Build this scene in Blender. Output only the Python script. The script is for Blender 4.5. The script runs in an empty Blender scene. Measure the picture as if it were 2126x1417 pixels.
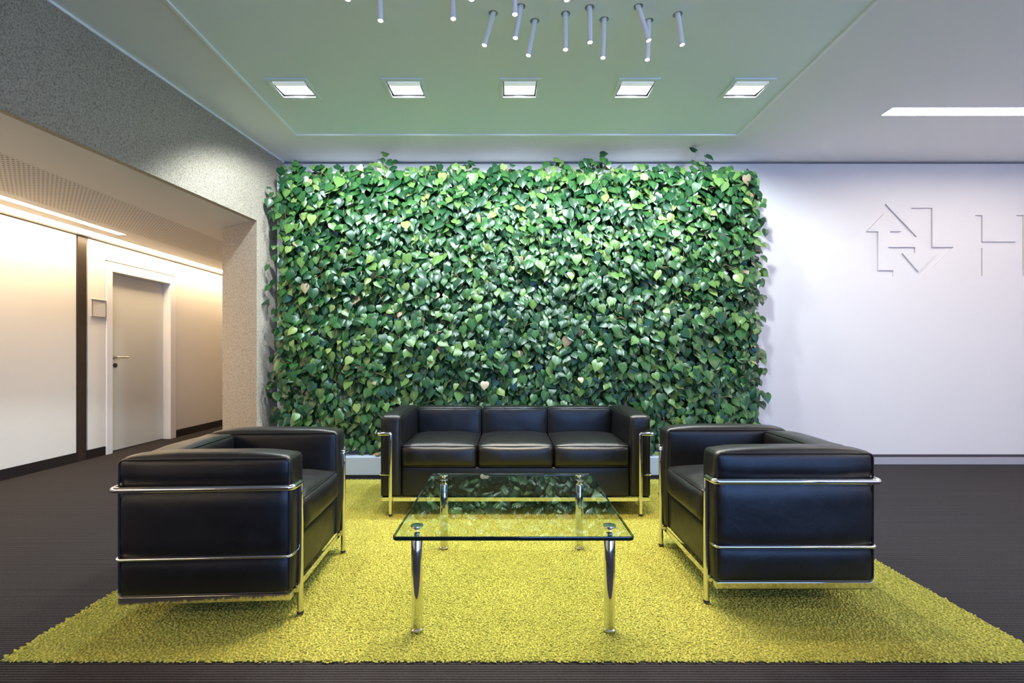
import bpy, math, random
import numpy as np
from mathutils import Vector, Matrix, noise

C = bpy.context.scene.collection
S = bpy.context.scene
R = math.radians
EYE = 1.084          # camera height, metres
FPX = 975.0          # focal length in pixels of the 2126 px wide frame
VX, VY = 1055.0, 736.0

# ------------------------------------------------------------------ camera
cam_d = bpy.data.cameras.new('camera')
cam = bpy.data.objects.new('camera', cam_d)
C.objects.link(cam)
cam.location = (0, 0, EYE)
cam.rotation_euler = (R(90), 0, 0)
cam_d.sensor_width = 36
cam_d.lens = FPX / 2126 * 36
cam_d.shift_x = (1063 - VX) / 2126
cam_d.shift_y = (VY - 708.5) / 2126
cam_d.clip_start = 0.05
S.camera = cam

# ------------------------------------------------------------------ world, exposure
S.view_settings.view_transform = 'Standard'
S.view_settings.look = 'None'
S.view_settings.gamma = 1
S.view_settings.use_curve_mapping = False
S.view_settings.exposure = 0.98
w = bpy.data.worlds.new('world'); S.world = w
w.use_nodes = True
w.node_tree.nodes['Background'].inputs[0].default_value = (0.75, 0.85, 1.0, 1)
w.node_tree.nodes['Background'].inputs[1].default_value = 0.25
try:
    S.cycles.use_denoising = True
except Exception:
    pass

# light levels, one place
FLOOD_W, FLOOD_COL = 82.0, (0.80, 0.93, 1.0)
STICK_W, STICK_COL = 23.0, (1.0, 0.77, 0.50)
COVE_E, COVE_COL = 11.0, (1.0, 0.77, 0.49)
LINE_E, LINE_COL = 22.0, (1.0, 0.91, 0.84)
WIN_W, WIN_COL = 160.0, (0.17, 0.40, 1.0)
ROOM_W, ROOM_COL = 40.0, (1.0, 0.88, 0.78)

def area(name, loc, target, sx, sy, power, col):
    d = bpy.data.lights.new(name, 'AREA'); d.shape = 'RECTANGLE'
    d.size, d.size_y, d.energy, d.color = sx, sy, power, col
    o = bpy.data.objects.new(name, d); C.objects.link(o)
    o.location = loc
    o.rotation_euler = (Vector(target) - Vector(loc)).to_track_quat('-Z', 'Y').to_euler()
    return o
# daylight through the window behind the camera, to the right
area('window_daylight', (2.9, -4.64, 1.40), (2.9, 0, 1.40), 5.3, 2.4, WIN_W, WIN_COL)
# unseen fill lights added under the ceiling to brighten walls and ceiling
area('room_fill', (4.75, 1.2, 2.97), (4.75, 1.2, 0), 1.8, 0.12, ROOM_W, ROOM_COL)
area('room_fill', (4.75, -1.4, 2.97), (4.75, -1.4, 0), 1.8, 0.12, ROOM_W, ROOM_COL)
area('room_fill', (-0.4, -1.6, 2.97), (-0.4, -1.6, 0), 3.2, 0.12, ROOM_W * .5, ROOM_COL)

# ------------------------------------------------------------------ materials
def new_mat(name):
    m = bpy.data.materials.new(name); m.use_nodes = True
    nt = m.node_tree
    return m, nt, nt.nodes, nt.links, nt.nodes['Principled BSDF']

def mat(name, col, rough=0.5, metal=0.0, var=0.0, vscale=8.0, bump=0.0, bscale=200.0, bdist=0.002, spec=None, detail=3.0):
    m, nt, n, l, p = new_mat(name)
    p.inputs['Base Color'].default_value = (*col, 1)
    p.inputs['Roughness'].default_value = rough
    p.inputs['Metallic'].default_value = metal
    if spec is not None: p.inputs['Specular IOR Level'].default_value = spec
    tc = n.new('ShaderNodeTexCoord')
    if var:
        t = n.new('ShaderNodeTexNoise'); t.inputs['Scale'].default_value = vscale; t.inputs['Detail'].default_value = 4
        l.new(tc.outputs['Object'], t.inputs['Vector'])
        r = n.new('ShaderNodeMix'); r.data_type = 'RGBA'
        r.inputs[6].default_value = (*[max(0, c * (1 - var)) for c in col], 1)
        r.inputs[7].default_value = (*[min(1, c * (1 + var)) for c in col], 1)
        l.new(t.outputs['Fac'], r.inputs[0]); l.new(r.outputs[2], p.inputs['Base Color'])
    if bump:
        t = n.new('ShaderNodeTexNoise'); t.inputs['Scale'].default_value = bscale; t.inputs['Detail'].default_value = detail
        l.new(tc.outputs['Object'], t.inputs['Vector'])
        b = n.new('ShaderNodeBump'); b.inputs['Strength'].default_value = bump; b.inputs['Distance'].default_value = bdist
        l.new(t.outputs['Fac'], b.inputs['Height']); l.new(b.outputs[0], p.inputs['Normal'])
    return m

def emit(name, col, strength):
    m, nt, n, l, p = new_mat(name)
    p.inputs['Base Color'].default_value = (*col, 1)
    p.inputs['Emission Color'].default_value = (*col, 1)
    p.inputs['Emission Strength'].default_value = strength
    return m

def math_node(n, l, op, a, b=None, c=None):
    x = n.new('ShaderNodeMath'); x.operation = op
    for i, v in enumerate((a, b, c)):
        if v is None: continue
        if isinstance(v, (int, float)): x.inputs[i].default_value = v
        else: l.new(v, x.inputs[i])
    return x.outputs[0]

M = {}
M['wall'] = mat('white_wall_paint', (0.655, 0.62, 0.595), 0.6, bump=0.08, bscale=350, bdist=0.001)
M['ceiling'] = mat('ceiling_paint', (0.90, 0.89, 0.88), 0.75, var=0.05, vscale=260, bump=0.25, bscale=500, bdist=0.0015)
M['field'] = mat('smooth_ceiling_bounce_tint', (0.83, 0.91, 0.89), 0.55)  # mint tint stands in for green light bounced off the plants
M['line'] = mat('white_trim', (0.85, 0.86, 0.85), 0.5)
M['soffit'] = mat('corridor_ceiling_paint', (0.74, 0.70, 0.66), 0.6)
M['panel'] = mat('cream_wall_panel', (0.82, 0.775, 0.70), 0.38, bump=0.03, bscale=30)
M['door'] = mat('pale_door_laminate', (0.66, 0.645, 0.57), 0.35)
M['casing'] = mat('white_door_casing', (0.84, 0.82, 0.80), 0.4)
M['dark'] = mat('dark_brown_metal', (0.035, 0.024, 0.018), 0.35, var=0.3)
M['black_base'] = mat('black_baseboard', (0.018, 0.014, 0.014), 0.4, var=0.5, vscale=30)
M['grey_base'] = mat('grey_baseboard', (0.36, 0.34, 0.36), 0.45)
M['dark_strip'] = mat('dark_baseboard_strip', (0.06, 0.05, 0.06), 0.5)
M['void'] = mat('ceiling_void_board', (0.10, 0.10, 0.10), 0.9)
M['frame_white'] = mat('white_powder_coat', (0.82, 0.84, 0.87), 0.4)
M['substrate'] = mat('dark_plant_substrate', (0.010, 0.016, 0.008), 0.9, bump=0.6, bscale=60, bdist=0.02)
M['planter'] = mat('pale_grey_planter_paint', (0.37, 0.43, 0.53), 0.4)
M['plinth'] = mat('black_plinth', (0.012, 0.012, 0.016), 0.5)
M['chrome'] = mat('polished_chrome', (0.76, 0.755, 0.75), 0.07, metal=1.0)
M['steel'] = mat('brushed_steel', (0.62, 0.60, 0.57), 0.28, metal=1.0)
M['rubber'] = mat('black_rubber', (0.02, 0.02, 0.02), 0.6)
M['stick'] = mat('white_stick_paint', (0.94, 0.87, 0.77), 0.45)
M['sign'] = mat('sign_plate', (0.62, 0.60, 0.57), 0.25)
M['sign_ink'] = mat('sign_print', (0.42, 0.20, 0.16), 0.5)
M['sign_grey'] = mat('sign_print_grey', (0.3, 0.3, 0.3), 0.5)
M['stem'] = mat('brown_vine_stem', (0.22, 0.13, 0.05), 0.6)
M['dry'] = mat('dry_leaf', (0.22, 0.11, 0.04), 0.7)
M['gasket'] = mat('dark_gap_seal', (0.05, 0.045, 0.04), 0.6)
M['bar_glow'] = emit('lamp_bar_painted_glow', (0.9, 0.94, 1.0), 0.16)  # weak glow put into the white bar for light reaching it from the glass
M['ceiling_trim'] = mat('bright_white_trim', (0.95, 0.96, 0.95), 0.45)
M['flood'] = emit('floodlight_glass_glow', (0.88, 0.95, 1.0), 6.0)
M['stick_glow'] = emit('stick_lamp_glow', (1.0, 0.86, 0.68), 12.0)
M['cove'] = emit('cove_light_glow', COVE_COL, COVE_E)
M['linear'] = emit('linear_light_glow', LINE_COL, LINE_E)

def mat_plaster():
    m, nt, n, l, p = new_mat('rough_spatter_plaster')
    tc = n.new('ShaderNodeTexCoord')
    v = n.new('ShaderNodeTexNoise'); v.inputs['Scale'].default_value = 110; v.inputs['Detail'].default_value = 5; v.inputs['Roughness'].default_value = 0.65
    l.new(tc.outputs['Object'], v.inputs['Vector'])
    r = n.new('ShaderNodeValToRGB')
    r.color_ramp.elements[0].position = 0.33; r.color_ramp.elements[0].color = (0.265, 0.215, 0.145, 1)
    r.color_ramp.elements[1].position = 0.56; r.color_ramp.elements[1].color = (0.62, 0.535, 0.42, 1)
    l.new(v.outputs['Fac'], r.inputs[0]); l.new(r.outputs[0], p.inputs['Base Color'])
    b = n.new('ShaderNodeBump'); b.inputs['Strength'].default_value = 1.0; b.inputs['Distance'].default_value = 0.014
    l.new(v.outputs['Fac'], b.inputs['Height']); l.new(b.outputs[0], p.inputs['Normal'])
    p.inputs['Roughness'].default_value = 0.8
    return m
M['plaster'] = mat_plaster()

def mat_carpet():
    m, nt, n, l, p = new_mat('dark_ribbed_carpet')
    tc = n.new('ShaderNodeTexCoord'); sp = n.new('ShaderNodeSeparateXYZ')
    l.new(tc.outputs['Object'], sp.inputs[0])
    wob = n.new('ShaderNodeTexNoise'); wob.inputs['Scale'].default_value = 3; l.new(tc.outputs['Object'], wob.inputs['Vector'])
    y2 = math_node(n, l, 'MULTIPLY_ADD', wob.outputs['Fac'], 0.004, sp.outputs[1])
    rib = math_node(n, l, 'SINE', math_node(n, l, 'MULTIPLY', y2, 2 * math.pi / 0.0125))
    rib = math_node(n, l, 'MULTIPLY_ADD', rib, 0.5, 0.5)
    mp = n.new('ShaderNodeMapping'); mp.inputs['Scale'].default_value = (60, 260, 60); l.new(tc.outputs['Object'], mp.inputs['Vector'])
    sk = n.new('ShaderNodeTexNoise'); sk.inputs['Scale'].default_value = 1.6; sk.inputs['Detail'].default_value = 5; sk.inputs['Roughness'].default_value = .7
    l.new(mp.outputs[0], sk.inputs['Vector'])
    mp2 = n.new('ShaderNodeMapping'); mp2.inputs['Scale'].default_value = (1.2, 45, 1); l.new(tc.outputs['Object'], mp2.inputs['Vector'])
    st = n.new('ShaderNodeTexNoise'); st.inputs['Scale'].default_value = 1.0; st.inputs['Detail'].default_value = 4; l.new(mp2.outputs[0], st.inputs['Vector'])
    h = math_node(n, l, 'ADD', math_node(n, l, 'MULTIPLY', rib, 0.28), math_node(n, l, 'MULTIPLY', sk.outputs['Fac'], 0.66))
    h = math_node(n, l, 'ADD', h, math_node(n, l, 'MULTIPLY', st.outputs['Fac'], 0.14))
    r = n.new('ShaderNodeValToRGB')
    r.color_ramp.elements[0].position = 0.34; r.color_ramp.elements[0].color = (0.007, 0.006, 0.0065, 1)
    r.color_ramp.elements[1].position = 0.86; r.color_ramp.elements[1].color = (0.078, 0.069, 0.073, 1)
    l.new(h, r.inputs[0]); l.new(r.outputs[0], p.inputs['Base Color'])
    b = n.new('ShaderNodeBump'); b.inputs['Strength'].default_value = 0.7; b.inputs['Distance'].default_value = 0.004
    l.new(h, b.inputs['Height']); l.new(b.outputs[0], p.inputs['Normal'])
    p.inputs['Roughness'].default_value = 0.95; p.inputs['Specular IOR Level'].default_value = 0.1
    return m
M['carpet'] = mat_carpet()

def mat_pile():
    m, nt, n, l, p = new_mat('lime_rug_yarn')
    tc = n.new('ShaderNodeTexCoord')
    a = n.new('ShaderNodeTexNoise'); a.inputs['Scale'].default_value = 90; a.inputs['Detail'].default_value = 2; l.new(tc.outputs['Object'], a.inputs['Vector'])
    c = n.new('ShaderNodeTexNoise'); c.inputs['Scale'].default_value = 2.2; c.inputs['Detail'].default_value = 4; l.new(tc.outputs['Object'], c.inputs['Vector'])
    f = math_node(n, l, 'ADD', math_node(n, l, 'MULTIPLY', a.outputs['Fac'], 0.6), math_node(n, l, 'MULTIPLY', c.outputs['Fac'], 0.4))
    r = n.new('ShaderNodeValToRGB')
    r.color_ramp.elements[0].position = 0.3; r.color_ramp.elements[0].color = (0.30, 0.285, 0.045, 1)
    r.color_ramp.elements[1].position = 0.7; r.color_ramp.elements[1].color = (0.53, 0.485, 0.105, 1)
    l.new(f, r.inputs[0]); l.new(r.outputs[0], p.inputs['Base Color'])
    p.inputs['Roughness'].default_value = 0.9; p.inputs['Specular IOR Level'].default_value = 0.15
    return m
M['pile'] = mat_pile()
M['rug_back'] = mat('rug_backing', (0.22, 0.215, 0.025), 0.95, bump=0.6, bscale=150, bdist=0.004)

def mat_leather():
    m, nt, n, l, p = new_mat('black_leather')
    tc = n.new('ShaderNodeTexCoord')
    p.inputs['Base Color'].default_value = (0.0028, 0.0026, 0.0028, 1)
    p.inputs['Roughness'].default_value = 0.36
    g = n.new('ShaderNodeTexVoronoi'); g.inputs['Scale'].default_value = 420; l.new(tc.outputs['Object'], g.inputs['Vector'])
    p.inputs['Specular IOR Level'].default_value = 0.52
    w1 = n.new('ShaderNodeTexNoise'); w1.inputs['Scale'].default_value = 9; w1.inputs['Detail'].default_value = 3; w1.inputs['Distortion'].default_value = 1.2
    l.new(tc.outputs['Object'], w1.inputs['Vector'])
    b1 = n.new('ShaderNodeBump'); b1.inputs['Strength'].default_value = 0.16; b1.inputs['Distance'].default_value = 0.010
    l.new(w1.outputs['Fac'], b1.inputs['Height'])
    b2 = n.new('ShaderNodeBump'); b2.inputs['Strength'].default_value = 0.22; b2.inputs['Distance'].default_value = 0.001
    l.new(g.outputs['Distance'], b2.inputs['Height']); l.new(b1.outputs[0], b2.inputs['Normal']); l.new(b2.outputs[0], p.inputs['Normal'])
    rr = math_node(n, l, 'MULTIPLY_ADD', w1.outputs['Fac'], 0.16, 0.32); l.new(rr, p.inputs['Roughness'])
    return m
M['leather'] = mat_leather()
M['piping'] = mat('leather_piping', (0.012, 0.010, 0.010), 0.30)

def mat_leaf(name, col, light, trans=0.08, rough=0.33):
    m, nt, n, l, p = new_mat(name)
    uv = n.new('ShaderNodeUVMap'); sp = n.new('ShaderNodeSeparateXYZ'); l.new(uv.outputs[0], sp.inputs[0])
    u = math_node(n, l, 'ABSOLUTE', math_node(n, l, 'MULTIPLY_ADD', sp.outputs[0], 2.0, -1.0))
    mid = math_node(n, l, 'LESS_THAN', u, 0.05)
    vv = math_node(n, l, 'SUBTRACT', sp.outputs[1], math_node(n, l, 'MULTIPLY', u, 0.35))
    ve = math_node(n, l, 'GREATER_THAN', math_node(n, l, 'SINE', math_node(n, l, 'MULTIPLY', vv, 38.0)), 0.90)
    fac = math_node(n, l, 'MAXIMUM', math_node(n, l, 'MULTIPLY', mid, 1.0), math_node(n, l, 'MULTIPLY', ve, 0.45))
    tc = n.new('ShaderNodeTexCoord'); nz = n.new('ShaderNodeTexNoise'); nz.inputs['Scale'].default_value = 9
    l.new(tc.outputs['Object'], nz.inputs['Vector'])
    a = n.new('ShaderNodeMix'); a.data_type = 'RGBA'
    a.inputs[6].default_value = (*[c * 0.7 for c in col], 1); a.inputs[7].default_value = (*[c * 1.3 for c in col], 1)
    l.new(nz.outputs['Fac'], a.inputs[0])
    x = n.new('ShaderNodeMix'); x.data_type = 'RGBA'; l.new(fac, x.inputs[0]); l.new(a.outputs[2], x.inputs[6]); x.inputs[7].default_value = (*light, 1)
    l.new(x.outputs[2], p.inputs['Base Color'])
    p.inputs['Roughness'].default_value = rough
    p.inputs['Specular IOR Level'].default_value = 0.45
    tr = n.new('ShaderNodeBsdfTranslucent'); l.new(x.outputs[2], tr.inputs['Color'])
    ms = n.new('ShaderNodeMixShader'); ms.inputs[0].default_value = trans
    l.new(p.outputs[0], ms.inputs[1]); l.new(tr.outputs[0], ms.inputs[2])
    l.new(ms.outputs[0], n['Material Output'].inputs['Surface'])
    return m
LEAF = [mat_leaf('leaf_dark_green', (0.008, 0.045, 0.014), (0.025, 0.09, 0.035)),
        mat_leaf('leaf_mid_green', (0.024, 0.086, 0.020), (0.06, 0.15, 0.050)),
        mat_leaf('leaf_light_green', (0.082, 0.165, 0.034), (0.15, 0.26, 0.085)),
        mat_leaf('leaf_yellow_green', (0.17, 0.24, 0.06), (0.25, 0.32, 0.11)),
        mat_leaf('leaf_pale_pink', (0.27, 0.19, 0.11), (0.33, 0.27, 0.18))]
LEAF_W = [0.40, 0.37, 0.19, 0.034, 0.006]

def mat_glass():
    m, nt, n, l, p = new_mat('clear_table_glass')
    n.remove(p)
    t = n.new('ShaderNodeBsdfTransparent'); t.inputs[0].default_value = (0.94, 0.975, 0.95, 1)
    g = n.new('ShaderNodeBsdfGlossy'); g.inputs['Roughness'].default_value = 0.0; g.inputs['Color'].default_value = (0.93, 1, 0.97, 1)
    fr = n.new('ShaderNodeFresnel'); fr.inputs[0].default_value = 2.25
    ge = n.new('ShaderNodeNewGeometry')
    f = math_node(n, l, 'MULTIPLY', fr.outputs[0], math_node(n, l, 'SUBTRACT', 1.0, ge.outputs['Backfacing']))
    ms = n.new('ShaderNodeMixShader'); l.new(f, ms.inputs[0]); l.new(t.outputs[0], ms.inputs[1]); l.new(g.outputs[0], ms.inputs[2])
    l.new(ms.outputs[0], n['Material Output'].inputs['Surface'])
    return m
M['glass'] = mat_glass()
M['glass_edge'] = mat('dark_green_glass_edge', (0.004, 0.014, 0.011), 0.08)

def mat_perforated():
    m, nt, n, l, p = new_mat('perforated_ceiling_board')
    tc = n.new('ShaderNodeTexCoord'); sp = n.new('ShaderNodeSeparateXYZ'); l.new(tc.outputs['Object'], sp.inputs[0])
    s = 0.032
    def cell(o): return math_node(n, l, 'SUBTRACT', math_node(n, l, 'FRACT', math_node(n, l, 'DIVIDE', o, s)), 0.5)
    a, b = cell(sp.outputs[0]), cell(sp.outputs[1])
    d = math_node(n, l, 'SQRT', math_node(n, l, 'ADD', math_node(n, l, 'MULTIPLY', a, a), math_node(n, l, 'MULTIPLY', b, b)))
    hole = math_node(n, l, 'LESS_THAN', d, 0.24)
    x = n.new('ShaderNodeMix'); x.data_type = 'RGBA'; l.new(hole, x.inputs[0])
    x.inputs[6].default_value = (0.72, 0.67, 0.62, 1); x.inputs[7].default_value = (0.16, 0.13, 0.11, 1)
    l.new(x.outputs[2], p.inputs['Base Color']); p.inputs['Roughness'].default_value = 0.7
    return m
M['perforated'] = mat_perforated()

# ------------------------------------------------------------------ mesh helpers
class MB:
    def __init__(self): self.v = []; self.f = []
    def add(self, vs, fs):
        o = len(self.v); self.v += [tuple(x) for x in vs]; self.f += [tuple(i + o for i in q) for q in fs]; return self
    def box(self, x0, x1, y0, y1, z0, z1):
        vs = [(x0,y0,z0),(x1,y0,z0),(x1,y1,z0),(x0,y1,z0),(x0,y0,z1),(x1,y0,z1),(x1,y1,z1),(x0,y1,z1)]
        return self.add(vs, [(0,3,2,1),(4,5,6,7),(0,1,5,4),(1,2,6,5),(2,3,7,6),(3,0,4,7)])
    def prism(self, pts, z0, z1):          # pts counter-clockwise seen from above
        n = len(pts)
        vs = [(x, y, z0) for x, y in pts] + [(x, y, z1) for x, y in pts]
        fs = [tuple(range(n - 1, -1, -1)), tuple(range(n, 2 * n))] + [(i, (i + 1) % n, n + (i + 1) % n, n + i) for i in range(n)]
        return self.add(vs, fs)
    def prism_y(self, pts, y0, y1):        # pts (x, z) polygon pushed along y
        n = len(pts)
        vs = [(x, y0, z) for x, z in pts] + [(x, y1, z) for x, z in pts]
        fs = [tuple(range(n)), tuple(range(2 * n - 1, n - 1, -1))] + [(i, n + i, n + (i + 1) % n, (i + 1) % n) for i in range(n)]
        return self.add(vs, fs)
    def tube(self, path, r, seg=12, closed=False):
        P = [Vector(p) for p in path]; n = len(P)
        T = []
        for i in range(n):
            if closed: t = P[(i + 1) % n] - P[i - 1]
            else: t = P[min(i + 1, n - 1)] - P[max(i - 1, 0)]
            T.append(t.normalized())
        a = Vector((0, 0, 1)) if abs(T[0].z) < .9 else Vector((1, 0, 0))
        N = (a - T[0] * a.dot(T[0])).normalized()
        vs = []
        for i in range(n):
            N = (N - T[i] * N.dot(T[i])).normalized()
            B = T[i].cross(N)
            for k in range(seg):
                th = 2 * math.pi * k / seg
                vs.append(P[i] + (N * math.cos(th) + B * math.sin(th)) * r)
        fs = []
        for i in range(n if closed else n - 1):
            j = (i + 1) % n
            for k in range(seg):
                k2 = (k + 1) % seg
                fs.append((i*seg+k, i*seg+k2, j*seg+k2, j*seg+k))
        if not closed:
            fs.append(tuple(range(seg - 1, -1, -1))); fs.append(tuple((n-1)*seg + k for k in range(seg)))
        return self.add(vs, fs)
    def lathe(self, prof, c=(0, 0, 0), seg=24):    # prof (r, z) bottom to top, capped
        vs = []; fs = []
        for r, z in prof:
            for k in range(seg):
                th = 2 * math.pi * k / seg
                vs.append((c[0] + r * math.cos(th), c[1] + r * math.sin(th), c[2] + z))
        for i in range(len(prof) - 1):
            for k in range(seg):
                k2 = (k + 1) % seg
                fs.append((i*seg+k, i*seg+k2, (i+1)*seg+k2, (i+1)*seg+k))
        fs.append(tuple(range(seg - 1, -1, -1))); fs.append(tuple((len(prof)-1)*seg + k for k in range(seg)))
        return self.add(vs, fs)
    def build(self, name, material, parent=None, smooth=False, label=None, bevel=0, loc=None, auto=True):
        me = bpy.data.meshes.new(name); me.from_pydata(self.v, [], self.f); me.update()
        if material: me.materials.append(material)
        o = bpy.data.objects.new(name, me); C.objects.link(o)
        if parent: o.parent = parent
        if loc: o.location = loc
        if label: o['label'] = label
        if smooth:
            me.polygons.foreach_set('use_smooth', [True] * len(me.polygons))
            if auto: me.set_sharp_from_angle(angle=R(40))
        if bevel:
            b = o.modifiers.new('bevel', 'BEVEL'); b.width = bevel; b.segments = 2; b.limit_method = 'ANGLE'
        return o

def fillet(pts, rad, n=5):
    """polyline with every inner corner rounded"""
    P = [Vector(p) for p in pts]; out = [P[0]]
    for i in range(1, len(P) - 1):
        a, b, c = P[i-1], P[i], P[i+1]
        u, v = (a - b), (c - b)
        d = min(rad, u.length * .49, v.length * .49)
        p0, p1 = b + u.normalized() * d, b + v.normalized() * d
        for k in range(n + 1):
            t = k / n
            out.append(p0 * (1-t)**2 + b * 2*t*(1-t) + p1 * t*t)
    out.append(P[-1]); return out

def thing(name, label, cat, loc=(0, 0, 0), rotz=0, group=None):
    o = bpy.data.objects.new(name, None); C.objects.link(o)
    o.empty_display_size = 0.1
    o.location = loc; o.rotation_euler = (0, 0, rotz); o['label'] = label; o['category'] = cat
    if group: o['group'] = group
    return o
def tag(o, label, cat, group=None):
    o['label'] = label; o['category'] = cat
    if group: o['group'] = group
    return o
def struct(o): o['kind'] = 'structure'; return o

def dup(root, loc, rotz, label):
    r = root.copy(); C.objects.link(r); r.location = loc; r.rotation_euler = (0, 0, rotz); r['label'] = label
    for ch in list(root.children):
        c = ch.copy(); C.objects.link(c); c.parent = r
        for g in list(ch.children):
            d = g.copy(); C.objects.link(d); d.parent = c
    return r

def cut(o, cutter_mb):
    c = cutter_mb.build('cutter', None)
    m = o.modifiers.new('b', 'BOOLEAN'); m.operation = 'DIFFERENCE'; m.object = c; m.solver = 'EXACT'; m.use_self = True
    dg = bpy.context.evaluated_depsgraph_get(); dg.update()
    me = bpy.data.meshes.new_from_object(o.evaluated_get(dg))
    o.modifiers.clear(); o.data = me
    cm = c.data; bpy.data.objects.remove(c); bpy.data.meshes.remove(cm)

CEIL = 3.0
def on_plane_z(px, py, z):            # photograph pixel -> point on a horizontal plane
    p = (VY - py) / (z - EYE)
    return (px - VX) / p, FPX / p

# ------------------------------------------------------------------ the room
WY = 4.66                             # back wall
def LX(y): return -2.2305 - (WY - y) * 0.118     # the slightly splayed left wall
struct(MB().box(-4.6, 5.8, -4.6, 9.2, -0.1, 0.0).build('floor', M['carpet']))

# back wall with the recessed mark and letter
wb = struct(MB().box(LX(WY), 5.8, WY, WY + .22, 0.0, 2.978).build('wall_back', M['wall']))
def lp(x, y):                          # coordinates of the mark, traced at 5.508 px per photo pixel
    px, py = 1740 + x / 5.508, 400 + y / 5.508
    s = FPX / WY
    return ((px - VX) / s, EYE + (VY - py) / s)
def quad(c, *pts):
    P = [lp(*p) for p in pts]
    a = sum(P[i][0] * P[(i+1) % len(P)][1] - P[(i+1) % len(P)][0] * P[i][1] for i in range(len(P)))
    if a < 0: P.reverse()
    c.prism_y(P, WY - .05, WY + .014)
MARKS = [
    [(543,125),(160,505),(385,505),(385,960),(632,960),(632,885),(460,885),(460,440),(330,440),(527,238),(725,440),(595,440),(595,505),(905,505)],
    [(840,172),(1080,172),(1080,620),(1322,620),(925,1000),(570,620),(880,620),(880,690),(738,690),(925,905),(1140,690),(1010,690),(1010,240),(840,240)],
    [(1565,255),(1652,255),(1652,557),(2038,557),(2038,255),(2125,255),(2125,948),(2038,948),(2038,628),(1652,628),(1652,948),(1565,948)]]
cb = MB()
for q in MARKS: quad(cb, *q)
cut(wb, cb)
struct(MB().box(LX(WY), 5.8, WY + .05, WY + .22, 2.978, 3.0).build('trim_1', M['void']))
struct(MB().box(LX(WY), 5.8, WY - .012, WY, 0.0, .070).build('baseboard_back', M['grey_base']))
struct(MB().box(LX(WY), 5.8, WY - .006, WY, .070, .097).build('trim_2', M['dark_strip']))

# left wall: the textured beam over the corridor opening and the column under its far end
Y0 = -4.5
beam = MB().prism([(LX(Y0), Y0), (LX(WY), WY), (LX(WY), WY + .22), (LX(WY) - .03, WY + .22), (LX(Y0) - .03, Y0)], 2.3, 3.0)
beam.prism([(-2.278, 4.254), (LX(WY), WY), (LX(WY), 9.0), (-2.75, 9.0), (-2.75, 4.52)], 0.0, 2.3)
struct(beam.build('wall_left', M['plaster']))
tb = MB(); d = 0.010
tb.prism([(LX(Y0), Y0), (LX(Y0) + d, Y0), (LX(WY) + d, WY - .001), (LX(WY), WY - .001)], 2.986, 3.0)
struct(tb.build('trim_3', M['ceiling_trim']))

# main ceiling and its smooth framed field
FX0, FX1, FY1, FY0 = -1.85, 2.0, 4.097, -1.0
cb = MB()
SLX0, SLX1, SLY0, SLY1 = 2.98, 5.4, 3.634, 3.764
cb.box(-3.6, FX0, -4.6, 4.9, 3.0, 3.06)
cb.box(FX0, FX1, FY1, 4.9, 3.0, 3.06)
cb.box(FX0, FX1, -4.6, FY0, 3.0, 3.06)
cb.box(FX1, 5.8, -4.6, SLY0, 3.0, 3.06)
cb.box(FX1, 5.8, SLY1, 4.9, 3.0, 3.06)
cb.box(FX1, SLX0, SLY0, SLY1, 3.0, 3.06)
cb.box(SLX1, 5.8, SLY0, SLY1, 3.0, 3.06)
ceil = struct(cb.build('ceiling', M['ceiling']))
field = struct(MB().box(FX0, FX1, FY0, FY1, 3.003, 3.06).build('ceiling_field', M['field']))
void = MB().box(-3.6, 5.8, -4.6, 4.9, 3.30, 3.34)
struct(void.build('ceiling_void', M['void']))
tr = MB(); e = .010
tr.box(FX0 - e, FX0 + e, FY0, FY1 + e, 2.992, 3.004); tr.box(FX1 - e, FX1 + e, FY0, FY1 + e, 2.992, 3.004)
tr.box(FX0 + e, FX1 - e, FY1 - e, FY1 + e, 2.992, 3.004)
struct(tr.build('trim_4', M['ceiling_trim']))

# the unseen rest of the room, behind the camera and to the right
wr = MB()
wr.box(-4.6, .2, -4.8, -4.6, 0, 3.3); wr.box(5.6, 5.8, -4.8, -4.6, 0, 3.3); wr.box(.2, 5.6, -4.8, -4.6, 0, .2); wr.box(.2, 5.6, -4.8, -4.6, 2.6, 3.3)
M['rear'] = mat('rear_wall_grey', (0.16, 0.15, 0.14), 0.8)
struct(wr.build('wall_rear', M['rear']))
struct(MB().box(5.8, 6.0, -4.8, 4.9, 0, 3.3).build('wall_right', M['wall']))
f_ = MB(); f_.box(.2, .25, -4.76, -4.68, .2, 2.6); f_.box(5.55, 5.6, -4.76, -4.68, .2, 2.6); f_.box(.25, 5.55, -4.76, -4.68, .2, .25); f_.box(.25, 5.55, -4.76, -4.68, 2.55, 2.6); f_.box(3.775, 3.825, -4.76, -4.68, .25, 2.55)
struct(f_.build('window_1', M['line']))

# ------------------------------------------------------------------ corridor on the left
CX = -4.36
cc = MB()
def corr(x0, x1, y0, y1, z0=2.3, z1=2.36): cc.box(x0, x1, y0, y1, z0, z1)
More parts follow.
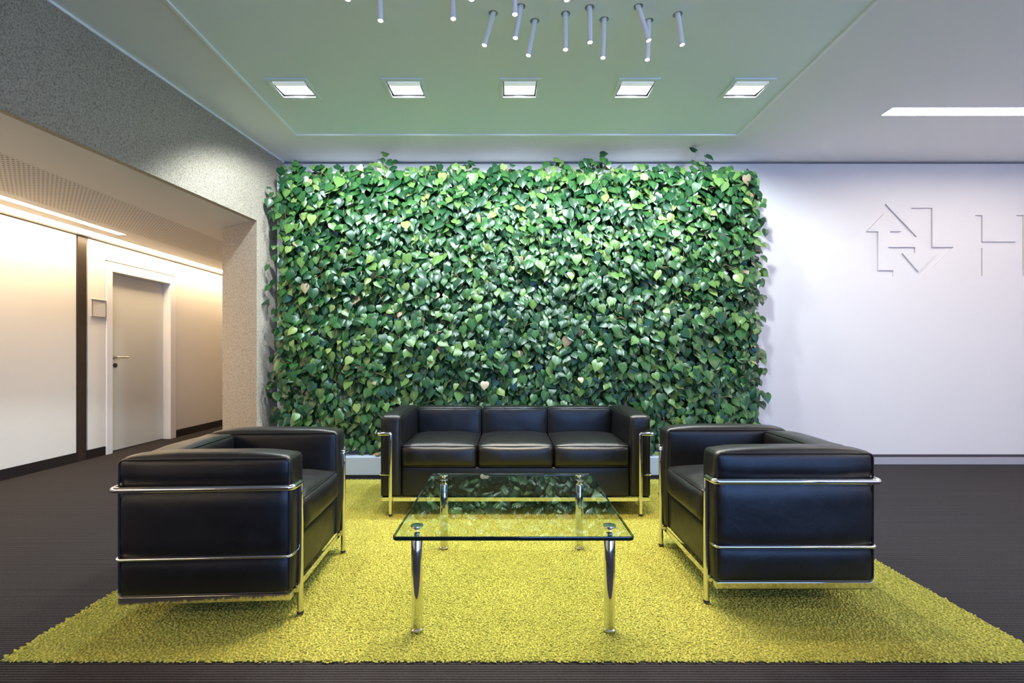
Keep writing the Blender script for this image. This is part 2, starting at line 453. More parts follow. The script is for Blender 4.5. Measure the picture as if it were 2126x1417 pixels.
# corridor ceiling: boards either side of the perforated band and of the two light slots
B0, B1 = -3.76, -3.06
s1a, s1b, s1end = -3.965, -3.875, 4.775
s2a, s2b = -4.30, -4.115
cy0, cy1 = -4.6, 9.2
cc.prism([(B1, -2.0), (LX(-2.0) - .031, -2.0), (LX(WY) - .031, WY), (-2.27, cy1), (B1, cy1)], 2.3005, 2.36)
corr(s1b, B0, cy0, cy1); corr(s2b, s1a, cy0, cy1); corr(s1a, s1b, s1end, cy1); corr(CX - .1, s2a, cy0, cy1)
struct(cc.build('ceiling_corridor', M['soffit']))
struct(MB().box(B0, B1, cy0, cy1, 2.3, 2.36).build('ceiling_panel', M['perforated']))
def strip_light(x0, x1, y0, y1, label, glow_z):
    t = thing('strip_light', label, 'light', ((x0+x1)/2, (y0+y1)/2, 2.36))
    L = (y1-y0)/2; Wd = (x1-x0)/2
    h = MB(); h.box(-Wd, -Wd+.004, -L, L, -.058, .04); h.box(Wd-.004, Wd, -L, L, -.058, .04); h.box(-Wd, Wd, -L, L, .04, .05)
    h.box(-Wd+.004, Wd-.004, L-.004, L, -.058, .04)
    h.build('housing', M['line'], t)
    MB().box(-Wd+.006, Wd-.006, -L, L-.006, glow_z, glow_z+.006).build('diffuser', M['cove'], t)
strip_light(s1a, s1b, cy0, s1end, 'short warm light slot in corridor ceiling beside the perforated boards', -.052)
strip_light(s2a, s2b, cy0, cy1, 'long warm light slot in corridor ceiling along the panelled wall', -.045)

D0, D1, DH = 5.165, 6.07, 2.015         # door opening along the corridor
wc = MB()
wc.box(CX - .3, CX - .02, -4.6, D0, 0, 2.36); wc.box(CX - .3, CX - .02, D0, D1, DH, 2.36); wc.box(CX - .3, CX - .02, D1, 9.2, 0, 2.36)
wcor = struct(wc.build('wall_corridor', M['gasket']))
def wpanel(y0, y1, z0=.095, z1=2.292, x=CX):
    MB().box(x - .018, x, y0, y1, z0, z1).build('panel', M['panel'], wcor, bevel=.003)
wpanel(-4.5, 1.05); wpanel(1.056, 4.742)
wpanel(4.873, 5.082)
wpanel(5.088, 6.15, 2.114)
wpanel(6.165, 7.22)
wpanel(7.32, 9.2)
MB().box(CX - .02, CX + .004, 4.752, 4.853, 0, 2.292).build('post', M['dark'], wcor, bevel=.003, label='dark brown metal post between the panels')
wc2 = MB()
wpx = CX + .004
for y0, y1 in ((-4.5, 4.748), (4.858, 5.082), (6.155, 7.22)):
    wc2.box(CX - .019, wpx, y0, y1, 0, .093)
struct(wc2.build('baseboard_left', M['black_base']))
struct(MB().box(-4.6, -2.75, 9.0, 9.2, 0, 2.36).build('wall_corridor_end', M['panel']))

# door
dr = MB()
dr.box(CX - .125, CX - .085, D0 + .002, D1 - .022, .006, DH - .02)
door = struct(dr.build('door_1', M['door'], bevel=.002))
MB().box(CX - .17, CX + .012, 5.088, D0, 0, 2.10).build('jamb', M['casing'], door, bevel=.003)
MB().box(CX - .17, CX + .012, D1 - .02, 6.15, 0, 2.10).build('jamb', M['casing'], door, bevel=.003)
MB().box(CX - .17, CX + .012, D0, D1 - .02, DH - .018, 2.10).build('head_casing', M['casing'], door, bevel=.003)
hx = CX - .085
hd = MB().tube(fillet([(hx, D0 + .125, 1.055), (hx + .055, D0 + .125, 1.055), (hx + .055, D0 + .265, 1.055)], .018), .010, 12)
hd.build('handle', M['steel'], door, smooth=True)
rz = MB().tube([(hx, D0 + .125, 1.055), (hx + .008, D0 + .125, 1.055)], .026, 20); rz.build('rosette', M['steel'], door, smooth=True)
kh = MB().tube([(hx, D0 + .140, .965), (hx + .012, D0 + .140, .965)], .024, 20); kh.build('lock_cylinder', M['dark'], door, smooth=True)
# next door along, only the edge of its casing shows past the column
d2 = MB(); d2.box(CX - .105, CX - .065, 7.32, 8.2, .006, 2.0)
door2 = struct(d2.build('door_2', M['door']))
MB().box(CX - .17, CX + .012, 7.235, 7.32, 0, 2.10).build('jamb', M['casing'], door2, bevel=.003)

# door sign
sg = thing('door_sign', 'small square silver name plate on the wall left of the pale door', 'sign', (CX, 4.99, 1.49))
MB().box(0, .010, -.085, .085, 0, .17).build('plate', M['sign'], sg, bevel=.001)
fr_ = MB(); fr_.box(.010, .016, -.088, -.080, -.003, .173); fr_.box(.010, .016, .080, .088, -.003, .173); fr_.box(0, .016, -.088, .088, -.008, -.002); fr_.box(0, .016, -.088, .088, .172, .177)
fr_.build('rim', M['steel'], sg)
tx = MB()
random.seed(5)
for zz, n_ in ((.140, 9), (.126, 7), (.110, 4)):
    y = -.068
    for k in range(n_):
        L = random.uniform(.004, .009); tx.box(.0101, .0106, y, y + L, zz, zz + .004); y += L + .0025
tx.build('print', M['sign_ink'], sg)
tx = MB(); y = .028
for k in range(5):
    L = .006; tx.box(.0101, .0106, y, y + L, .150, .156); y += L + .002
tx.build('print', M['sign_grey'], sg)

# ------------------------------------------------------------------ ceiling lights
hole = MB()
FLX = [-1.547, -.737, .083, .914, 1.72]
FLY = 3.387
for x in FLX: hole.box(x - .122, x + .122, FLY - .105, FLY + .105, 2.9, 3.2)
cut(field, hole)
FL_LAB = ['leftmost of the five square floodlights, in the ceiling corner by the textured beam',
          'second square ceiling floodlight from the left above the plant wall',
          'middle one of five square ceiling floodlights above the plant wall',
          'fourth square ceiling floodlight from the left, right of the middle one',
          'rightmost of the five square floodlights, above the right end of the plant wall']
def floodlight(x, label):
    t = thing('floodlight', label, 'light', (x, FLY, 3.003), 0, 'square floodlights in the ceiling field')
    f = MB(); a, b, c, d_ = .145, .130, .120, .103
    f.box(-a, a, -b, -d_, -.009, 0); f.box(-a, a, d_, b, -.009, 0); f.box(-a, -c, -d_, d_, -.009, 0); f.box(c, a, -d_, d_, -.009, 0)
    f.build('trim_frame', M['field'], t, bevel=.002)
    h = MB(); c, d_ = .1215, .1045
    h.box(-c, -c+.003, -d_, d_, 0, .16); h.box(c-.003, c, -d_, d_, 0, .16); h.box(-c+.003, c-.003, -d_, -d_+.003, 0, .16); h.box(-c+.003, c-.003, d_-.003, d_, 0, .16)
    h.box(-c, c, -d_, d_, .16, .165)
    h.build('housing', M['gasket'], t)
    # lamp head tilted towards the plants: white front bar, then the glowing glass
    th = R(6)
    def P(y, z): return (y * math.cos(th) - z * math.sin(th), y * math.sin(th) + z * math.cos(th))
    def slab(y0, y1, z0, z1, xx):
        q = [P(y0, z0), P(y1, z0), P(y1, z1), P(y0, z1)]
        vs = [(-xx, *p) for p in q] + [(xx, *p) for p in q]
        return MB().add(vs, [(3,2,1,0),(4,5,6,7),(0,1,5,4),(1,2,6,5),(2,3,7,6),(3,0,4,7)])
    slab(-.094, -.036, -.002, .05, .112).build('lamp_head', M['bar_glow'], t, bevel=.003)
    slab(-.036, .094, .006, .012, .108).build('lamp_glass', M['flood'], t)
    rm = MB()
    for q in (slab(-.036, .094, -.002, .02, .112),): pass
    s1 = slab(.094, .100, -.002, .02, .112); rm.add(s1.v, s1.f)
    s2 = slab(-.036, .094, -.002, .02, .112)
    vs = [(v[0], v[1], v[2]) for v in s2.v]
    rm.add([(-.112 if v[0] < 0 else -.108, v[1], v[2]) for v in vs], s2.f); rm.add([(.108 if v[0] < 0 else .112, v[1], v[2]) for v in vs], s2.f)
    rm.build('glass_rim', M['steel'], t)
    ld = bpy.data.lights.new('flood_beam', 'SPOT'); ld.energy = FLOOD_W; ld.color = FLOOD_COL
    ld.spot_size = R(138); ld.spot_blend = 0.40; ld.shadow_soft_size = .05
    lo = bpy.data.objects.new('flood_beam', ld); C.objects.link(lo); lo.parent = t
    lo.location = (0, .03, -.02)
    lo.rotation_euler = Vector((0, .42, -.91)).to_track_quat('-Z', 'Y').to_euler()
for x, lab in zip(FLX, FL_LAB): floodlight(x, lab)

# linear light on the right
t = thing('linear_light', 'long white linear light recessed in the ceiling on the right', 'light', ((SLX0+SLX1)/2, (SLY0+SLY1)/2, 3.0))
L, Wd = (SLX1-SLX0)/2, (SLY1-SLY0)/2
h = MB(); h.box(-L, L, -Wd, -Wd+.006, -.003, .06); h.box(-L, L, Wd-.006, Wd, -.003, .06); h.box(-L, -L+.006, -Wd+.006, Wd-.006, -.003, .06); h.box(L-.006, L, -Wd+.006, Wd-.006, -.003, .06); h.box(-L, L, -Wd, Wd, .06, .066)
h.build('housing', M['line'], t)
MB().box(-L+.03, L-.01, -Wd+.02, Wd-.008, .012, .04).build('diffuser', M['linear'], t)

# slim stick lamps: (hole px, tip px) in the photograph, or a tip only
STK = [((1024,28),(1005.5,94),'slim stick lamp leaning left, leftmost of those whose ceiling hole shows'),
       ((1081,14),(1070,79),'slim stick lamp leaning left, its lit tip just right of the leftmost leaning one'),
       ((1110,44),(1097,115),'slim stick lamp leaning left, lowest tip among the left-leaning ones'),
       ((1174,29),(1174,103),'straight slim stick lamp in the middle of the cluster, right of the left-leaning ones'),
       ((1224,16),(1225,88),'straight slim stick lamp with a sparkling tip, above the fourth of its row'),
       ((1254,41),(1252,120),'straight slim stick lamp with the lowest tip left of the crossing pair'),
       ((1325,14),(1347,84),'slim stick lamp leaning right and crossing in front of a straight one'),
       ((1346.5,44),(1344,124),'straight slim stick lamp crossed by the right-leaning one'),
       ((1407,30),(1416.5,93),'rightmost slim stick lamp, leaning slightly right'),
       (None,(790,43),'leftmost slim stick lamp with its tip well inside the picture, top cut off'),
       (None,(941,39),'slim stick lamp with its top cut off, second of those seen at the left'),
       (None,(1069,30),'slim stick lamp with its top cut off, above the left-leaning lamps'),
       (None,(1177,0),'stick lamp whose bright tip just touches the upper picture edge at the middle'),
       (None,(979,-1),'stick lamp whose tip glints at the upper picture edge left of the middle'),
       (None,(722,-1),'stick lamp whose tip glints at the upper picture edge far left')]
hole = MB(); todo = []
for hp, tp, lab in STK:
    if hp:
        x, y = on_plane_z(hp[0], hp[1], 3.003)
        p = FPX / y
        tip = Vector(((tp[0]-VX)/p, y, EYE + (VY-tp[1])/p)); top = Vector((x, y, 3.003))
    else:
        x, y = on_plane_z(tp[0], tp[1], 2.80)
        tip = Vector((x, y, 2.80)); top = Vector((x - .004, y, 3.003))
    hole.lathe([(.027, 2.95), (.027, 3.045)], (x, y, 0), 24)
    todo.append((top, tip, lab))
cut(field, hole)
for top, tip, lab in todo:
    dv = (tip - top); ln = dv.length; dn = dv.normalized()
    t = thing('stick_lamp', lab, 'lamp', top, 0, 'slim stick lamps hanging from the ceiling')
    a = -dn * .030
    pth = [a, dv - dn * .006]
    MB().tube(pth, .0140, 16).build('tube', M['stick'], t, smooth=True)
    s = MB(); e1 = dv - dn * .008
    s.tube([e1, dv], .0144, 16); s.build('tip_ring', M['line'], t, smooth=True)
    MB().tube([dv - dn * .0005, dv + dn * .001], .0118, 16).build('lamp_lens', M['stick_glow'], t)
    MB().lathe([(.020, .028), (.026, .030), (.026, .036)], (0, 0, 0), 20).build('socket', M['line'], t, smooth=True)
    ld = bpy.data.lights.new('stick_beam', 'SPOT'); ld.energy = STICK_W; ld.color = STICK_COL
    ld.spot_size = R(52); ld.spot_blend = 0.4; ld.shadow_soft_size = .012
    lo = bpy.data.objects.new('stick_beam', ld); C.objects.link(lo); lo.parent = t
    lo.location = dv + dn * .012; lo.rotation_euler = dn.to_track_quat('-Z', 'Y').to_euler()

# ------------------------------------------------------------------ rug
RX0, RX1, RY0, RY1 = -1.795, 1.935, 1.655, 4.06
rug = thing('rug', 'lime green shaggy rug under the seating group', 'rug', (0, 0, 0))
MB().box(RX0 + .004, RX1 - .004, RY0 + .004, RY1 - .004, 0.0005, 0.0045).build('backing', M['rug_back'], rug)
def make_pile():
    rng = np.random.default_rng(3)
    s = 0.0088
    xs = np.arange(RX0, RX1, s); ys = np.arange(RY0, RY1, s)
    gx, gy = np.meshgrid(xs, ys); n = gx.size
    px = gx.ravel() + rng.uniform(-.5, .5, n) * s; py = gy.ravel() + rng.uniform(-.5, .5, n) * s
    # tile seams every 25 cm: yarn parts a little there
    seam = np.abs(((py - RY0) % 0.25)); keep = (seam > .004) | (rng.random(n) < .55); keep &= rng.random(n) > .035
    px, py = px[keep], py[keep]; n = px.size
    h = rng.uniform(.0065, .0108, n); r = rng.uniform(.0046, .0066, n)
    lx, ly = rng.normal(0, .0045, n), rng.normal(0, .0045, n)
    ph = rng.uniform(0, 2*np.pi, n)
    V = np.zeros((n, 7, 3), np.float32)
    for k in range(3):
        a = ph + k * np.pi*2/3
        V[:, k, 0] = px + r*.75*np.cos(a); V[:, k, 1] = py + r*.75*np.sin(a); V[:, k, 2] = .003
        V[:, 3+k, 0] = px + lx*.6 + r*np.cos(a); V[:, 3+k, 1] = py + ly*.6 + r*np.sin(a); V[:, 3+k, 2] = h*.66
    V[:, 6, 0] = px + lx; V[:, 6, 1] = py + ly; V[:, 6, 2] = h
    f = []
    for k in range(3):
        k2 = (k+1) % 3
        f += [k, k2, 3+k2, k, 3+k2, 3+k, 3+k, 3+k2, 6]
    F = (np.array(f)[None, :] + (np.arange(n)*7)[:, None]).ravel().astype(np.int32)
    me = bpy.data.meshes.new('pile')
    me.vertices.add(n*7); me.vertices.foreach_set('co', V.ravel())
    me.loops.add(F.size); me.loops.foreach_set('vertex_index', F)
    nt_ = F.size // 3
    me.polygons.add(nt_); me.polygons.foreach_set('loop_start', np.arange(0, F.size, 3, dtype=np.int32))
    me.polygons.foreach_set('use_smooth', np.ones(nt_, bool))
    me.update(); me.validate()
    me.materials.append(M['pile'])
    o = bpy.data.objects.new('pile', me); C.objects.link(o); o.parent = rug; o['kind'] = 'stuff'
make_pile()

# ------------------------------------------------------------------ leather seats
def cushion(lx, ly, lz, r=.016, bulge=(0, 0, 0), n=(10, 10, 10), wr=.002, seed=0, extra=None):
    """rounded box centred on the origin whose faces swell by 'bulge'"""
    g = [[math.sin(math.pi/2 * (-1 + 2*i/k)) for i in range(k+1)] for k in n]
    h = (lx/2, ly/2, lz/2)
    idx = {}; vs = []; fs = []
    def vert(i, j, k):
        if (i, j, k) in idx: return idx[(i, j, k)]
        u = (g[0][i], g[1][j], g[2][k])
        p = Vector([u[a]*h[a] for a in range(3)])
        q = Vector([max(-(h[a]-r), min(h[a]-r, p[a])) for a in range(3)])
        d = p - q
        if d.length > 1e-9: p = q + d.normalized() * r
        for a in range(3):
            b, c = (a+1) % 3, (a+2) % 3
            wgt = abs(u[a])**6 * (1 - u[b]**4) * (1 - u[c]**4)
            p[a] += math.copysign(bulge[a] * wgt, u[a]) if u[a] else 0
        nrm = d.normalized() if d.length > 1e-9 else Vector((0, 0, 0))
        s = Vector((seed*3.7, seed*1.3, seed*7.1))
        p += nrm * (noise.noise(p*9 + s) * wr + noise.noise(Vector((p.x*22, p.y*22, p.z*22)) + s) * wr * .5)
        if extra: p = extra(p, u)
        idx[(i, j, k)] = len(vs); vs.append(p); return len(vs)-1
    nx, ny, nz = n
    for j in range(ny):
        for k in range(nz):
            fs.append((vert(0,j,k), vert(0,j,k+1), vert(0,j+1,k+1), vert(0,j+1,k)))
            fs.append((vert(nx,j,k), vert(nx,j+1,k), vert(nx,j+1,k+1), vert(nx,j,k+1)))
    for i in range(nx):
        for k in range(nz):
            fs.append((vert(i,0,k), vert(i+1,0,k), vert(i+1,0,k+1), vert(i,0,k+1)))
            fs.append((vert(i,ny,k), vert(i,ny,k+1), vert(i+1,ny,k+1), vert(i+1,ny,k)))
    for i in range(nx):
        for j in range(ny):
            fs.append((vert(i,j,0), vert(i,j+1,0), vert(i+1,j+1,0), vert(i+1,j,0)))
            fs.append((vert(i,j,nz), vert(i+1,j,nz), vert(i+1,j+1,nz), vert(i,j+1,nz)))
    return MB().add(vs, fs)

def piping(axis, lx, ly, lz, r=.016, pr=.0042):
    """two welts round the two faces of a cushion that look along 'axis'"""
    h = [lx/2 - r*.24, ly/2 - r*.24, lz/2 - r*.24]
    b, c = [(1, 2), (0, 2), (0, 1)][axis]
    m = MB()
    for s in (-1, 1):
        pts = []
        cr = .02
        for sb, sc, a0 in ((1, 1, 0), (-1, 1, 90), (-1, -1, 180), (1, -1, 270)):
            for k in range(5):
                th = R(a0 + 22.5*k)
                p = [0, 0, 0]; p[axis] = s*h[axis]
                p[b] = sb*(h[b]-cr) + cr*math.cos(th); p[c] = sc*(h[c]-cr) + cr*math.sin(th)
                pts.append(p)
        # extra points along the straight sides keep the welt on the soft edge
        m.tube(pts, pr, 6, closed=True)
    return m

ARM = .135
ZB, ZT = .117, .664        # underside and top of the leather
def leather_seat(name, label, cat, W, seats, loc, rotz):
    t = thing(name, label, cat, loc, rotz)
    D = .665; hw, hd = W/2, D/2
    inner = W - 2*ARM
    # arms
    lz = ZT - ZB
    for s in (-1, 1):
        def pinch(p, u, s=s):
            if u[0]*s > .2:
                z = p.z + (ZB+ZT)/2
                dz = math.exp(-((z-.545)/.03)**2) * .014 + math.exp(-((z-.27)/.022)**2) * .010
                p.x -= s*dz
            if u[2] < -.9: p.z = max(p.z, -(ZT-ZB)/2)
            return p
        c = cushion(ARM, D, lz, .022, (.013, .009, .018), (10, 18, 34), .0022, 1 + s, pinch)
        a = c.build('arm_cushion', M['leather'], t, smooth=True, auto=False, loc=(s*(hw-ARM/2), 0, (ZB+ZT)/2))
        piping(0, ARM, D, lz, .022).build('piping', M['piping'], a, smooth=True)
    # back and seat cushions, the base they sit on
    bt = .14; bw = inner/seats; sd = D - bt
    for i in range(seats):
        xc = -inner/2 + bw*(i+.5)
        lzb = ZT - .005 - .30
        c = cushion(bw-.006, bt, lzb, .020, (.003, .016, .010), (20, 8, 18), .0035, 5+i)
        a = c.build('back_cushion', M['leather'], t, smooth=True, auto=False, loc=(xc, hd - bt/2, .30 + lzb/2))
        piping(1, bw-.006, bt, lzb, .020).build('piping', M['piping'], a, smooth=True)
        c = cushion(bw-.006, sd+.01, .145, .024, (.003, .022, .030), (20, 18, 10), .0040, 11+i)
        a = c.build('seat_cushion', M['leather'], t, smooth=True, auto=False, loc=(xc, -hd + (sd+.01)/2 - .004, .32 + .0725))
        piping(2, bw-.006, sd+.01, .145, .024).build('piping', M['piping'], a, smooth=True)
    c = cushion(inner-.004, D-.014, .20, .012, (0, .004, 0), (24, 18, 8), .0016, 21)
    c.build('base_panel', M['leather'], t, smooth=True, auto=False, loc=(0, .004, ZB + .101))
    # chrome: flat bar frame under the leather, legs, thick upper rail, thin lower rail
    f = MB(); a, b, w_ = hw-.004, hd-.002, .022
    f.box(-a, a, -b, -b+.004, .088, ZB); f.box(-a, a, b-.004, b, .088, ZB); f.box(-a, -a+.004, -b+.004, b-.004, .088, ZB); f.box(a-.004, a, -b+.004, b-.004, .088, ZB)
    f.box(-a, a, -b, -b+w_, .088, .092); f.box(-a, a, b-w_, b, .088, .092); f.box(-a, -a+w_, -b+w_, b-w_, .088, .092); f.box(a-w_, a, -b+w_, b-w_, .088, .092)
    f.build('base_frame', M['chrome'], t, bevel=.001)
    px, py = hw-.070, hd+.0125
    for sx in (-1, 1):
        for sy in (-1, 1):
            px = hw - (.070 if sy < 0 else .235)
            lg = MB().tube([(sx*px, sy*py, .010), (sx*px, sy*py, .530)], .0125, 16).build('leg', M['chrome'], t, smooth=True)
            MB().lathe([(.013, .001), (.0135, .004), (.0135, .012)], (sx*px, sy*py, 0), 16).build('foot', M['rubber'], lg, smooth=True)
            br = MB().box(sx*px-.008, sx*px+.008, min(sy*(py-.03), sy*py), max(sy*(py-.03), sy*py), .092, .108); br.build('bracket', M['chrome'], lg)
    ox = hw + .0125; pf, pb = hw - .070, hw - .235
    for sx in (-1, 1):
        P = [(sx*pf, -py, .528), (sx*pf, -py, .545), (sx*ox, -py, .545), (sx*ox, py, .545), (sx*pb, py, .545), (sx*pb, py, .528)]
        MB().tube(fillet(P, .022, 6), .0125, 14).build('upper_rail', M['chrome'], t, smooth=True)
        o2 = hw + .006; q = hd + .004
        P = [(sx*pf, -q, .27), (sx*o2, -q, .27), (sx*o2, q, .27), (sx*pb, q, .27)]
        MB().tube(fillet(P, .022, 6), .0060, 10).build('lower_rail', M['chrome'], t, smooth=True)
    return t
leather_seat('sofa', 'black leather three seat sofa with chrome tube frame in front of the plants', 'sofa', 1.81, 3, (.05*.9903, 3.515*.9903, .0105), 0)
ch = leather_seat('armchair', 'black leather armchair at the left of the glass table, by the corridor', 'armchair', .745, 1, (-1.237*.9903, 2.255*.9903, .0105), R(93.2))
ch['group'] = 'black leather armchairs facing the glass table'
dup(ch, (1.218*.9903, 2.365*.9903, .0105), R(-90), 'dark leather armchair with a bluish sheen at the right of the glass table')

# ------------------------------------------------------------------ glass table
tb_ = thing('coffee_table', 'low square glass coffee table on four round chrome legs', 'table', (.02*.9903, 2.246*.9903, .0112))
TZ0, TZ1 = .377, .393
def rrect(hx, hy, r, n=6):
    out = []
    for sx, sy, a0 in ((1, 1, 0), (-1, 1, 90), (-1, -1, 180), (1, -1, 270)):
        for k in range(n+1):
            th = R(a0 + 90*k/n); out.append((sx*(hx-r) + r*math.cos(th), sy*(hy-r) + r*math.sin(th)))
    return out
hx_, hy_ = .453, .466
pts = rrect(hx_, hy_, .018); n_ = len(pts)
top = MB(); top.add([(x, y, TZ0) for x, y in pts] + [(x, y, TZ1) for x, y in pts], [tuple(range(n_-1, -1, -1)), tuple(range(n_, 2*n_))])
gt = top.build('glass_top', M['glass'], tb_)
ed = MB(); e = .0015; inn = rrect(hx_-.0005, hy_-.0005, .018)
rings = [(hx_, .018, TZ0), (hx_+e, .019, TZ0+.002), (hx_+e, .019, TZ1-.002), (hx_, .018, TZ1)]
vs = []
for hh, rr_, z in rings: vs += [(x, y, z) for x, y in rrect(hh, hh + hy_ - hx_, rr_)]
fs = [(i*n_+k, i*n_+(k+1) % n_, (i+1)*n_+(k+1) % n_, (i+1)*n_+k) for i in range(3) for k in range(n_)]
ed.add(vs, fs); ed.build('glass_edge', M['glass_edge'], gt, smooth=True, label='dark green polished glass edge')
for sx in (-1, 1):
    for sy in (-1, 1):
        x, y = sx*.376, sy*.389
        lg = MB().lathe([(.0195, .008), (.0222, .012), (.0222, .352), (.019, .358), (.012, .362), (.012, TZ0)], (x, y, 0), 28).build('leg', M['chrome'], tb_, smooth=True)
        MB().lathe([(.024, .0), (.0245, .006), (.021, .010)], (x, y, 0), 24).build('foot', M['steel'], lg, smooth=True)
        MB().lathe([(.012, TZ1), (.013, TZ1+.006), (.0245, TZ1+.009), (.0255, TZ1+.012), (.0245, TZ1+.015), (.021, TZ1+.0158)], (x, y, 0), 28).build('cap', M['chrome'], lg, smooth=True)

# ------------------------------------------------------------------ living wall
LWX0, LWX1, LWZ0, LWZ1, LWY = -2.175, 2.325, .186, 2.805, 4.42
lw = thing('living_wall', 'large wall panel thickly covered in green heart-shaped leaves', 'plant wall', (0, 0, 0))
fr_ = MB(); tw = .05
fr_.box(LWX0, LWX0+tw, LWY, WY, LWZ0, LWZ1); fr_.box(LWX1-tw, LWX1, LWY, WY, LWZ0, LWZ1); fr_.box(LWX0+tw, LWX1-tw, LWY, WY, LWZ1-tw, LWZ1); fr_.box(LWX0+tw, LWX1-tw, LWY, WY, LWZ0, LWZ0+tw)
fr_.build('frame', M['frame_white'], lw, bevel=.003)
MB().box(LWX0+tw, LWX1-tw, LWY+.005, WY-.02, LWZ0+tw, LWZ1-tw).build('substrate_panel', M['substrate'], lw)

ROWS = [(0, .26, -.09), (.06, .40, -.04), (.18, .48, 0), (.36, .46, 0), (.54, .36, 0), (.70, .225, 0), (.83, .095, 0), (.92, .03, 0), (1.0, .006, 0)]
COLS = [-1, -.5, 0, .5, 1]
def leaf_variant(fold, curl, twist, wid):
    vs = []; uv = []
    for t, hw_, back in ROWS:
        for c in COLS:
            x = c*hw_*wid*.90
            y = t + back*abs(c)**1.2 - (.0 if t else 0)
            z = fold*abs(x) - curl*t*t - .05*c*c*hw_ + twist*x*t
            vs.append((x, y, z)); uv.append((.5 + .5*c, t))
    fs = []
    nc = len(COLS)
    for i in range(len(ROWS)-1):
        for j in range(nc-1):
            fs.append((i*nc+j, i*nc+j+1, (i+1)*nc+j+1, (i+1)*nc+j))
    return np.array(vs), np.array(uv), np.array(fs)
rng = np.random.default_rng(11)
VAR = [leaf_variant(f, c, t, w_) for f, c, t, w_ in ((-.12,.12,0,1),(-.20,.20,.08,.92),(-.06,.08,-.10,1.02),(-.28,.16,.05,.88),(.08,.22,-.06,.95),(-.05,.15,.06,1.0))]
SPRIGS = []
def gen_leaves():
    L = []
    # three layers from the panel outwards, then fringe leaves at the rim
    for layer, (cnt, dep) in enumerate(((3600, .02), (4300, .075), (4900, .135))):
        nx = int(math.sqrt(cnt*(LWX1-LWX0)/(LWZ1-LWZ0))); nz = int(cnt/nx)
        for i in range(nx):
            for k in range(nz):
                x = LWX0 + .065 + (i + rng.uniform(-.1, 1.1))/nx*(LWX1-LWX0 - .08)
                z = LWZ0 + .06 + (k + rng.uniform(-.1, 1.1))/nz*(LWZ1-LWZ0-.075)
                cl = noise.noise(Vector((x*2.2, 0, z*2.2)))*.5 + noise.noise(Vector((x*6, 3, z*6)))*.5
                edge = min(x-LWX0, LWX1-x, LWZ1-z)
                k_ = min(1, max(.25, edge/.12 + .3))
                y = LWY - dep*k_*(1 + .85*cl) + rng.normal(0, .010)
                L.append((x, y, z, rng.normal(.080, .015), layer))
    n0 = len(L)
    for q in range(240):     # shoots above the upper rim
        x = rng.uniform(LWX0+.05, LWX1-.05)
        hgt = max(0, noise.noise(Vector((x*3.1, 9, 0)))*.22 + .03)
        q3 = (x, LWY - rng.uniform(.0, .12), LWZ1 - .03 + rng.uniform(.0, .05+hgt), rng.normal(.075, .012), 3)
        L.append(q3)
        if q3[2] > LWZ1 + .01: SPRIGS.append(q3[:3])
    for q in range(60):      # left and right rims
        s = rng.random() < .5
        z = rng.uniform(.5, LWZ1-.1)
        x = LWX0 - rng.uniform(0, .035) if s else LWX1 + rng.uniform(0, .06)
        L.append((x, LWY - rng.uniform(.0, .12), z, rng.normal(.075, .014), 3))
    for q in range(70):      # trailing over the planter
        L.append((rng.uniform(LWX0+.1, LWX1-.1), LWY - rng.uniform(.10, .24), rng.uniform(.19, .32), rng.normal(.09, .014), 3))
    out = []
    for (x, y, z, s, layer) in L:
        nrm = Vector((rng.normal(0, .27), -1, rng.normal(.42, .27))).normalized()
        roll = rng.normal(0, .42)
        if layer == 3 and z > LWZ1: roll = rng.normal(0, .9)
        tip = Vector((math.sin(roll), 0, -math.cos(roll)))
        tip = (tip - nrm*tip.dot(nrm)).normalized()
        side = tip.cross(nrm)
        if z < .40: s *= .95
        out.append((Vector((x, y, z)), side, tip, nrm, max(.045, s), int(rng.integers(len(VAR))), int(rng.choice(5, p=LEAF_W))))
    return out
leaves = gen_leaves()
# the 300 nearest, well faced ones, spread over the wall, are parts of their own
cells = {}
for i, lf in enumerate(leaves):
    p = lf[0] + lf[2]*lf[4]*.4
    key = (int((p.x-LWX0)/(LWX1-LWX0)*22), int((p.z-LWZ0)/(LWZ1-LWZ0)*14))
    score = -lf[3].y*lf[4]*4 - (p.y-4.2)*2.2
    if -1 < key[0] < 22 and -1 < key[1] < 14 and (key not in cells or score > cells[key][0]): cells[key] = (score, i)
single = set(i for _, i in sorted(cells.values(), reverse=True)[:300])
mesh_cache = {}
def leaf_mesh(v, m):
    if (v, m) not in mesh_cache:
        vs, uv, fs = VAR[v]
        me = bpy.data.meshes.new('leaf'); me.from_pydata(vs.tolist(), [], fs.tolist())
        ul = me.uv_layers.new(name='UVMap'); li = np.array([l.vertex_index for l in me.loops])
        ul.data.foreach_set('uv', uv[li].astype(np.float32).ravel())
        me.polygons.foreach_set('use_smooth', [True]*len(me.polygons)); me.materials.append(LEAF[m]); me.update()
        mesh_cache[(v, m)] = me
    return mesh_cache[(v, m)]
BV = []; BF = []; BU = []; BM = []; off = 0
for i, (p, sd, tp, nr, s, v, m) in enumerate(leaves):
    if i in single:
        p = p + Vector((0, -.018, 0))
        o = bpy.data.objects.new('leaf', leaf_mesh(v, m)); C.objects.link(o); o.parent = lw
        o.matrix_local = Matrix(((sd.x*s, tp.x*s, nr.x*s, p.x), (sd.y*s, tp.y*s, nr.y*s, p.y), (sd.z*s, tp.z*s, nr.z*s, p.z), (0, 0, 0, 1)))
        continue
    vs, uv, fs = VAR[v]
    B = np.array([sd, tp, nr])*s
    BV.append(vs @ B + np.array(p)); BF.append(fs + off); BU.append(uv); BM.append(np.full(len(fs), m)); off += len(vs)
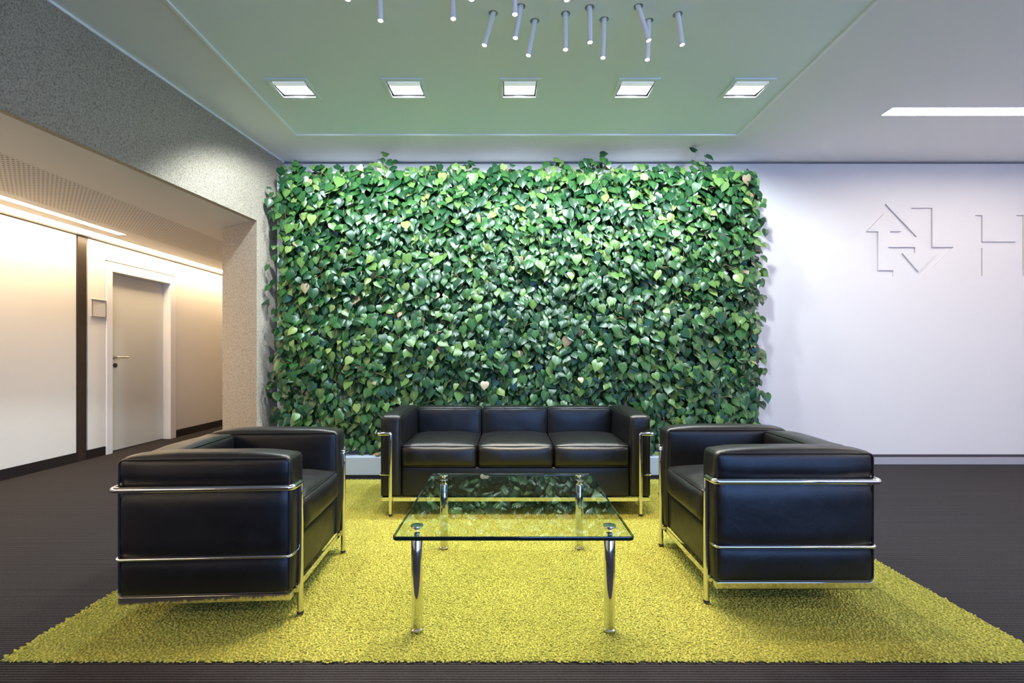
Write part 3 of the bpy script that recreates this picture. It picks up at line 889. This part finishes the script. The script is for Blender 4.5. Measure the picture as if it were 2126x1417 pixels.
V = np.concatenate(BV).astype(np.float32); F = np.concatenate(BF).astype(np.int32); U = np.concatenate(BU).astype(np.float32); MI = np.concatenate(BM).astype(np.int32)
me = bpy.data.meshes.new('foliage')
me.vertices.add(len(V)); me.vertices.foreach_set('co', V.ravel())
me.loops.add(F.size); me.loops.foreach_set('vertex_index', F.ravel())
me.polygons.add(len(F)); me.polygons.foreach_set('loop_start', np.arange(0, F.size, 4, dtype=np.int32))
me.polygons.foreach_set('use_smooth', np.ones(len(F), bool))
for m_ in LEAF: me.materials.append(m_)
me.update()
me.polygons.foreach_set('material_index', MI)
ul = me.uv_layers.new(name='UVMap'); ul.data.foreach_set('uv', U[F.ravel()].ravel())
me.update()
fo = bpy.data.objects.new('foliage', me); C.objects.link(fo); fo.parent = lw; fo['kind'] = 'stuff'
vm = MB()
random.seed(8)
for q in range(420):
    x, z = random.uniform(LWX0+.05, LWX1-.05), random.uniform(LWZ0+.15, LWZ1-.02)
    y = LWY - random.uniform(.05, .19)
    a = random.uniform(0, 6.28); L = random.uniform(.04, .13)
    b = Vector((math.cos(a)*L, -random.uniform(0, .03), math.sin(a)*L))
    p0 = Vector((x, y, z)); vm.tube([p0, p0 + b*.5 + Vector((0, -.015, .01)), p0 + b], .0018, 4)
for x, y, z in SPRIGS:
    x2 = x + random.uniform(-.05, .05)
    vm.tube([(x2, y + .01, LWZ1 - .08), (x2*.6 + x*.4, y + .012, LWZ1*.5 + z*.5 - .02), (x, y + .002, z)], .0014, 4)
o = vm.build('vines', M['stem'], lw, smooth=True, auto=False); o['kind'] = 'stuff'

# planter trough below it
pl = thing('planter', 'pale grey planter trough on a black plinth below the plant wall', 'planter', (0, 0, 0))
q = MB(); X0, X1, Yf, Yb = LWX0, LWX1, 4.11, LWY - .002
q.box(X0, X1, Yf, Yf+.02, .032, .185); q.box(X0, X1, Yb-.02, Yb, .032, .185); q.box(X0, X0+.02, Yf+.02, Yb-.02, .032, .185); q.box(X1-.02, X1, Yf+.02, Yb-.02, .032, .185); q.box(X0+.02, X1-.02, Yf+.02, Yb-.02, .032, .17)
q.build('trough', M['planter'], pl, bevel=.002)
MB().box(X0+.01, X1-.01, Yf+.006, Yb, 0, .032).build('plinth', M['plinth'], pl)
dl = MB(); vs, uv, fs = VAR[1]
B = np.array([Vector((.9, .4, .1)).normalized(), Vector((.4, -.9, .05)).normalized(), Vector((0, 0, 1))])*.075
dl.add((vs @ B + np.array([-1.17, 4.165, .215])).tolist(), fs.tolist())
tag(dl.build('fallen_leaf', M['dry'], smooth=True, auto=False), 'dry brown leaf fallen on the planter rim left of the sofa', 'leaf')
